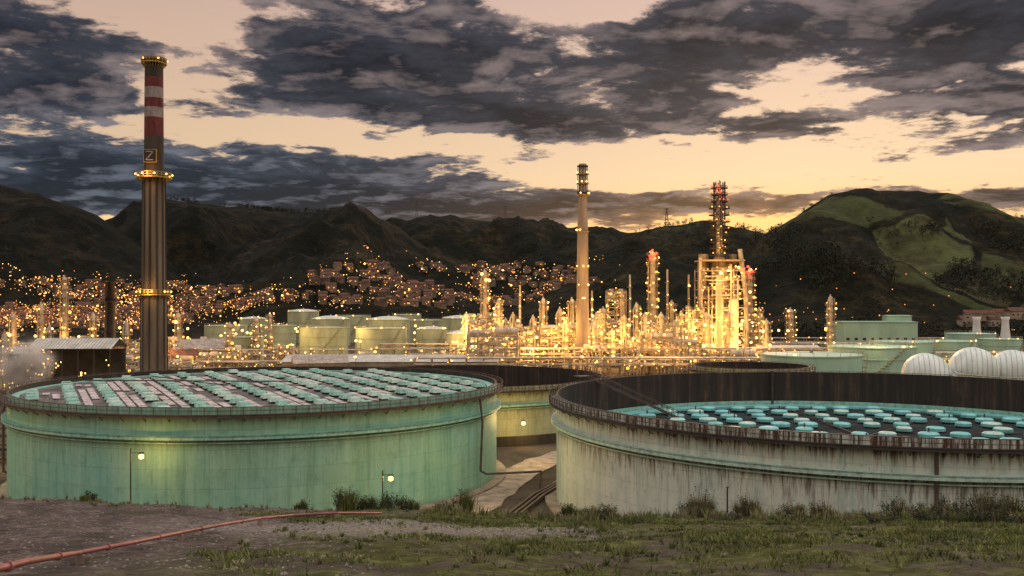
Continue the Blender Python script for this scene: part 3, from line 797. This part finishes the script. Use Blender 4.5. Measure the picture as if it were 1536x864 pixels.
for px,D_,H in((525,2000,36),(625,2750,50),(758,2800,50),(1000,1750,34)):
    y=D_*.985; x=U(px)*y; E=empty('transmission_tower'); E.location=(x,y,h(x,y)-1); a=MB()
    for sx_ in(-1,1):
        for sy_ in(-1,1): a.beam((3.5*sx_,3.5*sy_,0),(.5*sx_,.5*sy_,H),.5,M_steel)
    for k in range(6):
        z0=H*k/6; z1=H*(k+1)/6; w0=3.5-3*k/6; w1=3.5-3*(k+1)/6
        for s_ in(-1,1): a.beam((-w0,s_*w0,z0),(w1,s_*w1,z1),.3,M_steel); a.beam((w0,s_*w0,z0),(-w1,s_*w1,z1),.3,M_steel)
    for z,l in((.65,7),(.8,6),(.95,4.5)): a.beam((-l,0,H*z),(l,0,H*z),.45,M_steel); a.beam((-l,0,H*z),(0,0,H*z+2.5),.3,M_steel); a.beam((l,0,H*z),(0,0,H*z+2.5),.3,M_steel)
    a.build('lattice',E)
# ---------------------------------------------------------------- gap: road, pipes
M_road=simple('dirt_track',(.32,.25,.19),.85,0,.5,.5)
pts=[hit(px,py,90) for px,py in((650,792),(700,768),(735,742),(770,715),(810,695),(850,682),(905,674),(960,670))]
a=MB(); vs=[];fs=[];P2=[]
for i in range(len(pts)-1):
    for q in range(6): P2.append(pts[i].lerp(pts[i+1],q/6))
P2.append(pts[-1])
LW=[];RW=[]
for i,p in enumerate(P2):
    t=(P2[min(i+1,len(P2)-1)]-P2[max(i-1,0)]); t.z=0; t.normalize(); nrm=Vector((-t.y,t.x,0)); w_=3.4+.9*noise.noise(p*.3)
    for s_,LL in((1,LW),(-1,RW)): q=p+nrm*s_*w_; q.z=.11; LL.append(q)
for i in range(len(P2)): vs+= [LW[i],RW[i]]
for i in range(len(P2)-1): fs.append((2*i,2*i+1,2*i+3,2*i+2))
E=empty('dirt_road'); a.add(vs,fs,M_road); a.build('surface',E)
a=MB()
for p0,p1 in zip(RW,RW[1:]): a.beam(p0,p1,.16,M_conc)
a.build('kerb',E)
a=MB()
for k in range(3):
    a.tube([hit(762+k*9,778,90)+Vector((0,0,.5)),hit(800+k*8,748,90)+Vector((0,0,.5)),hit(850+k*5,722,90)+Vector((0,0,.5))],.22,M_steel if k!=1 else M_rail)
a.build('pipeline')
a=MB()
for k,z in enumerate((1.0,2.2,3.4,4.6,6.2,7.4)): a.cyl((-150,165+k%2*2,z),(-74,158+k%2*2,z),.3,.3,M_rail,8)
for x in range(-148,-73,9): 
    a.beam((x,163,0),(x,163,8.5),.3,M_steel)
    for z in(.7,4.3,7): a.beam((x,160,z-.1),(x,168,z-.1),.25,M_steel)
a.build('pipe_rack')
def steam(loc,sc,den,name='steam_plume',col=(.98,.93,.88)):
    a=MB(); a.lathe((0,0,0),[(.01,-1.02),(.35,-1),(.6,-.6),(.9,0),(1,.5),(.7,1),(.01,1.02)],M_black,20)
    o=a.build(name); o.location=loc; o.scale=sc
    m=bpy.data.materials.new('steam'); m.use_nodes=True; nt=m.node_tree; nt.nodes.clear(); g=G(nt)
    out=g.n('ShaderNodeOutputMaterial'); P=g.n('ShaderNodeTexCoord').outputs['Object']
    ln=g.v('LENGTH',g.v('MULTIPLY',P,(1.05,1.05,1))); nn=g.noise(P,2.0,4,.62)
    fall=g.mr(ln,1.0,.1,0,1,True)
    dd=g.m('MULTIPLY',g.m('MULTIPLY',g.mr(nn,.42,.62),fall),den)
    v=g.n('ShaderNodeVolumePrincipled',{'Color':(*col,1),'Density':dd}); g.L.new(v.outputs[0],out.inputs['Volume'])
    o.data.materials.clear(); o.data.materials.append(m)
steam(W(36,546,212),(9,5,8),1.0)
point('steam_fill',(W(60,520,205)),1500,(1,.8,.55),1.0)  # added fill with no lamp fitting, makes the steam show up
# ---------------------------------------------------------------- foreground pipe
M_pink=simple('pink_oxide_pipe',(.26,.085,.085),.55,0,.35,.8,1,.4)
a=MB(); pp=[(-20,880),(40,862),(120,843),(200,825),(270,808),(330,795),(390,784),(440,777),(505,774),(572,773)]
pts=[hit(px,py+4,18)+Vector((0,0,.34)) for px,py in pp]
a.tube(pts,.08,M_pink,10)
for p in pts[::2]: a.box((p.x,p.y,p.z-.25),(.25,.25,.35),M_conc,.5)
for p,q in zip(pts,pts[1:]):
    mdl=p.lerp(q,.5); dr=(q-p).normalized(); a.cyl(mdl-dr*.05,mdl+dr*.05,.12,.12,M_pink,10)
a.build('pipeline')
def lpost(px,pyt,dd,lx,ly,pw):
    E=empty('lamp_post'); zb=h(U(px)*dd,dd); x=U(px)*dd; E.location=(x,dd,0)
    zt=CZ-(pyt-HY)/F*dd; a=MB(); a.cyl((0,0,zb-.3),(0,0,zt),.1,.07,M_steel,8)
    lz=CZ-(ly-HY)/F*dd; l_x=U(lx)*dd-x
    a.beam((0,0,lz+.45),(l_x,0,lz+.45),.07,M_steel); a.box((l_x,0,lz+.45),(.5,.4,.12),M_steel)
    a.ico((l_x,0,lz),.34,M_lampB); a.build('pole',E); point('lamp_light',(l_x,.7,lz-.1),pw,(1,.56,.12),.3,E)
lpost(196,672,109.0,212,685,480)
lpost(574,706,111.5,586,718,480)
E=empty('wall_lamp'); E.location=W(785,635,176); a=MB(); a.ico((0,0,0),.42,M_lampB); a.box((0,0,.5),(.7,.5,.15),M_steel); a.beam((0,0,.5),(0,3.6,.5),.1,M_steel); a.build('lamp',E); point('lamp_light',(0,.6,-.3),900,(1,.62,.16),.3,E)
dd=80; x=U(1091)*dd; a=MB(); a.cyl((x,dd,h(x,dd)-.3),(x,dd,CZ-(731-HY)/F*dd),.08,.07,M_steel,8); a.box((x,dd,CZ-(731-HY)/F*dd),(.22,.22,.08),M_steel); a.build('marker_post')
GL2=empty('yard_lighting')
for p,w_ in((( -85,150,9),2800),((3.2,158,8),2400),((-2,119,7),1200),((-80,118,10),1500),((2,185,14),2000),((30,180,12),900)):
    point('yard_light',p,w_,(1,.66,.2),.6,GL2)
# ---------------------------------------------------------------- vegetation
def vegmat(name,cols,sc=.8):
    m,g,b=newmat(name); P=g.n('ShaderNodeNewGeometry').outputs['Position']
    c=g.ramp(g.noise(P,sc,4,.65),[(.3,cols[0]),(.5,cols[1]),(.7,cols[2])]); g.L.new(c,b.inputs['Base Color']); b.inputs['Roughness'].default_value=.85
    return m
M_gr=vegmat('grass_blades',[(.045,.045,.014),(.12,.14,.032),(.29,.30,.08)],.4)
M_dry=vegmat('dry_grass',[(.09,.08,.035),(.21,.18,.09),(.38,.34,.19)],.9)
M_shr=vegmat('shrub_leaves',[(.012,.018,.007),(.035,.046,.014),(.09,.105,.035)],1.2)
def blade(vs,fs,p,hh,w,lean):
    t=ru(0,6.28); dx,dy=math.cos(t)*w,math.sin(t)*w; i=len(vs); lx,ly=ru(-lean,lean)*hh,ru(-lean,lean)*hh
    vs+=[(p[0]-dx,p[1]-dy,p[2]-.03),(p[0]+dx,p[1]+dy,p[2]-.03),(p[0]+lx,p[1]+ly,p[2]+hh)]; fs.append((i,i+1,i+2))
vs=[];fs=[]
for k in range(70000):
    y=24+56*math.sqrt(rnd()) ; px=ru(180,1570); x=U(px)*y
    if x+.08*y+26*.5*noise.noise(Vector((x*.2,y*.2,0)))<-6: continue
    nn=noise.noise(Vector((x*.16,y*.16,7)))+.6*noise.noise(Vector((x*.6,y*.6,3)))
    if nn<.02 and rnd()<.95: continue
    if math.hypot((x+7)*.085,(y-51)*.14)<1 and rnd()<.88: continue
    z=h(x,y)
    for q in range(3):
        blade(vs,fs,(x+ru(-.14,.14),y+ru(-.14,.14),z),ru(.05,.20)*(1.6 if nn>.3 else 1),.022+y*.0005,.8)
a=MB(); a.add(vs,fs,M_gr); a.build('grass')
def tuft(a,x,y,H,n,mat,spread=.5):
    vs=[];fs=[];z=h(x,y)
    for k in range(n):
        t=ru(0,6.28); r_=ru(0,.35)*H*spread; hh=H*ru(.5,1); le=ru(.1,.6)*H*spread
        b0=Vector((x+math.cos(t)*r_,y+math.sin(t)*r_,z-.05)); m_=b0+Vector((math.cos(t)*le*.4,math.sin(t)*le*.4,hh*.65)); e=b0+Vector((math.cos(t)*le,math.sin(t)*le,hh))
        w=Vector((-math.sin(t),math.cos(t),0))*.03; i=len(vs); vs+=[b0-w,b0+w,m_+w*.8,m_-w*.8,e]; fs+=[(i,i+1,i+2,i+3),(i+3,i+2,i+4)]
    a.add(vs,fs,mat)
def shrub(x,y,H,wd,dens=1.0,dry=.2):
    a=MB(); z=h(x,y); vs=[];fs=[]
    for k in range(int(14*wd)):
        t=ru(0,6.28); l=ru(.2,1)*wd*.5; hh=H*ru(.35,1)*(1-.35*l/(wd*.5)); b0=Vector((x+math.cos(t)*l*.5,y+math.sin(t)*l*.5,z-.1)); e=Vector((x+math.cos(t)*l,y+math.sin(t)*l,z+hh))
        a.cyl(b0,e,.035,.012,M_bark,4,False)
        for q in range(int(42*dens)):
            s_=ru(.15,1.02); c_=b0.lerp(e,s_)+Vector((random.gauss(0,.13),random.gauss(0,.13),random.gauss(0,.10))); i=len(vs); sz=ru(.05,.11)
            for k2 in range(3): vs.append(c_+Vector((ru(-1,1),ru(-1,1),ru(-1,1)))*sz)
            fs.append((i,i+1,i+2))
    a.add(vs,fs,M_shr)
    for q in range(4): tuft(a,x+ru(-.5,.5)*wd,y-.4,H*ru(.5,.95),int(26*(1+dry*4)),M_dry if dry>.3 else M_gr,.7)
    a.build('shrub')
SH=[(135,750,1.0,1.2,.2),(455,757,1.0,1.0,.2),(520,765,2.4,2.4,.3),(548,770,1.4,2.0,.2),(585,772,1.7,3.2,.2),(610,776,1.2,2,.2),(690,772,2.9,1.6,.2),(665,776,1.2,1.4,.3),
 (850,776,1.6,1.6,.3),(905,778,1.4,2.6,.6),(880,780,.9,1.6,.4),(1052,784,3.3,2.6,.9),(1030,786,1.8,1.6,.6),(1122,784,2.3,2.2,.8),(1190,784,1.6,3.0,.5),(1232,782,2.1,2.0,.8),(1290,784,1.1,2.6,.3),(1350,782,1.9,3.6,.4),(1385,782,1.5,2.6,.5),(1425,784,2.2,3,.4),(1478,780,3.2,4.0,.5),(1520,786,2.4,3.6,.3),(1410,795,1.2,5,.2),(1470,800,1.4,5,.2),(1330,790,.8,3,.3),(1250,788,.7,3,.3),(1090,788,.7,2,.4),(1500,792,1.5,4,.4)]
for px,py,H,wd,dry in SH:
    y=ru(74,78) if py<790 else 66; x=U(px)*y; shrub(x,y,H,wd,1.0,dry)
a=MB()
for k in range(700):
    px=ru(640,1560); y=ru(70,79); x=U(px)*y; tuft(a,x,y,ru(.25,1.1),14,M_dry if rnd()<.5 else M_gr,.8)
for k in range(140):
    px=ru(0,640); y=ru(73,79); x=U(px)*y; tuft(a,x,y,ru(.15,.55),10,M_dry if rnd()<.6 else M_gr,.9)
for k in range(260):
    y=ru(27,72); px=ru(300,1560); x=U(px)*y
    if x<-12: continue
    tuft(a,x,y,ru(.15,.42),18,M_dry if rnd()<.5 else M_gr,1.1)
a.build('tall_grass')
M_rock=simple('limestone_rubble',(.24,.21,.18),.95,0,.4,3)
a=MB()
for k in range(3000):
    if k<900:
        y=random.gauss(51,5); x=random.gauss(-7,6)
    elif k<1200: y=ru(55,77); x=ru(-18,-8)
    else: y=ru(25,78); x=U(ru(-30,560))*y
    if y<22: continue
    s_=ru(.015,.06)*(1.9 if rnd()<.08 else 1); o=len(a.v)
    a.add([(x+v.x*s_*ru(.6,1.5),y+v.y*s_*ru(.6,1.4),h(x,y)+v.z*s_*ru(.3,.8)) for v in ICOV],ICOF,M_rock)
a.build('rubble')
# ---------------------------------------------------------------- world
w=bpy.data.worlds.new('World'); scene.world=w; w.use_nodes=True
g=G(w.node_tree); bg=w.node_tree.nodes['Background']
SEL,SAZ=math.radians(4),math.radians(14.5)
T=g.n('ShaderNodeTexCoord').outputs['Generated']; s=g.n('ShaderNodeSeparateXYZ',{0:g.v('NORMALIZE',T)}); x,y,z=s.outputs
zc=g.m('MAXIMUM',z,0.0)
az=g.m('ARCTAN2',x,y); el=g.m('ARCSINE',z)
ae=g.n('ShaderNodeCombineXYZ',{0:az,1:el}).outputs[0]
def gauss(px,py,sx_,sy_,amp):
    u=U(px); a0=math.atan(u); e0=math.atan((HY-py)/F*math.cos(a0))
    d=g.v('MULTIPLY',g.v('SUBTRACT',ae,(a0,e0,0)),(F/sx_,F/sy_,0))
    return g.m('MULTIPLY',g.m('EXPONENT',g.m('MULTIPLY',g.v('DOT_PRODUCT',d,d),-1)),amp)
dn=g.m('ADD',zc,.11)
pv=g.n('ShaderNodeCombineXYZ',{0:g.m('DIVIDE',x,dn),1:g.m('DIVIDE',y,dn),2:g.m('MULTIPLY',z,1.5)}).outputs[0]
d0=g.noise(g.v('ADD',pv,(3.1,1.7,0)),2.4,7,.58,.2)
d1=g.noise(g.v('ADD',pv,(3.13,1.80,0)),2.4,5,.58,.2)
a2=g.noise(pv,8.5,5,.64,.25)
dd0=g.m('ADD',g.m('MULTIPLY',d0,.72),g.m('MULTIPLY',a2,.28))
bias=0.0
for t in[(540,85,240,70,.19),(740,155,160,36,.12),(1290,45,420,50,.22),(60,150,150,55,.13),(200,280,520,52,.21),(860,185,160,24,.14),(1240,185,160,18,.12),(1440,225,130,22,.13),(650,312,420,22,.19),(1120,302,260,14,.13),(40,30,120,45,.14),(1500,150,120,22,.11),(1040,135,110,22,.09),(1480,292,120,14,.12),
         (290,50,80,60,-.14),(860,15,120,24,-.12),(1020,245,300,32,-.15),(1180,130,180,26,-.06),(1340,272,220,20,-.10),(640,215,80,18,-.10),(330,190,150,12,-.13),(1130,342,140,12,-.18),(180,332,50,14,-.18)]:
    gg=gauss(*t); bias=gg if isinstance(bias,float) else g.m('ADD',bias,gg)
bias=g.m('SUBTRACT',bias,g.mr(z,.36,.6,0,.12))
D0=g.m('ADD',dd0,bias)
cover=g.mr(D0,.495,.565,0,1,True)
thick=g.mr(D0,.51,.72)
base=g.ramp(zc,[(0,(1.0,.50,.18)),(.07,(1.02,.64,.31)),(.13,(1.0,.71,.43)),(.22,(.88,.62,.43)),(.33,(.72,.50,.42)),(.6,(1.2,1.12,1.05)),(1,(1.35,1.28,1.3))])  # sky above the view raised brighter than dusk to light the tank fronts
glow=gauss(1110,338,300,46,.97)
side=g.mr(az,-.5,.3,.74,1.0)
base=g.mix(1.0,base,g.n('ShaderNodeCombineColor',{0:side,1:side,2:g.m('MULTIPLY',side,1.02)}).outputs[0],'MULTIPLY')
base=g.mix(glow,base,(1.3,.74,.26))
g2=gauss(178,322,60,16,.9); base=g.mix(g2,base,(1.1,.72,.36))
lit=g.mr(g.m('ADD',g.m('SUBTRACT',d0,d1),g.m('MULTIPLY',g.m('SUBTRACT',a2,.5),.3)),.0,.14)
cc=g.ramp(thick,[(0,(.42,.30,.26)),(.10,(.15,.12,.125)),(.35,(.042,.044,.060)),(1,(.011,.013,.022))])
blue=gauss(200,270,520,85,1.0)
cc=g.mix(blue,cc,g.ramp(thick,[(0,(.30,.27,.30)),(.16,(.095,.11,.15)),(.5,(.033,.044,.068)),(1,(.013,.019,.034))]))
cc=g.mix(g.m('MULTIPLY',lit,g.mr(thick,.0,1,.85,.5)),cc,g.mix(blue,(.34,.26,.25),(.20,.235,.30)))
# clouds near the sun glow warm on their underside
cc=g.mix(g.m('MULTIPLY',glow,g.mr(thick,.0,.7,.55,.12)),cc,(.75,.36,.14))
up=g.mr(z,.36,.6); cc=g.mix(up,cc,(.78,.77,.8))
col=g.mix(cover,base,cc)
sky=g.n('ShaderNodeTexSky',sky_type='NISHITA'); sky.sun_disc=False; sky.sun_elevation=SEL; sky.sun_rotation=SAZ
skc=g.mix(1.0,sky.outputs[0],(.05,.05,.05),'MULTIPLY')
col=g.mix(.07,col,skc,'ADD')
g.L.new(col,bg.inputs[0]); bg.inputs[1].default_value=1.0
try: w.cycles.sampling_method='MANUAL'; w.cycles.sample_map_resolution=512
except Exception: pass
l=bpy.data.lights.new('sun','SUN'); l.energy=.6; l.angle=math.radians(6); l.color=(1,.60,.34)
o=bpy.data.objects.new('sun',l); COL.objects.link(o)
dvec=Vector((math.sin(SAZ)*math.cos(SEL*2),math.cos(SAZ)*math.cos(SEL*2),math.sin(SEL*2)))
o.rotation_euler=dvec.to_track_quat('Z','Y').to_euler()
# ---------------------------------------------------------------- camera
cam=bpy.data.cameras.new('camera'); co=bpy.data.objects.new('camera',cam); COL.objects.link(co)
co.location=(0,0,CZ); co.rotation_euler=(math.radians(90),0,0)
cam.sensor_width=36; cam.lens=36*F/1536; cam.shift_y=(HY-432)/1536; cam.clip_end=20000; cam.clip_start=.2
scene.camera=co
scene.view_settings.view_transform='Standard'; scene.view_settings.look='None'; scene.view_settings.exposure=0
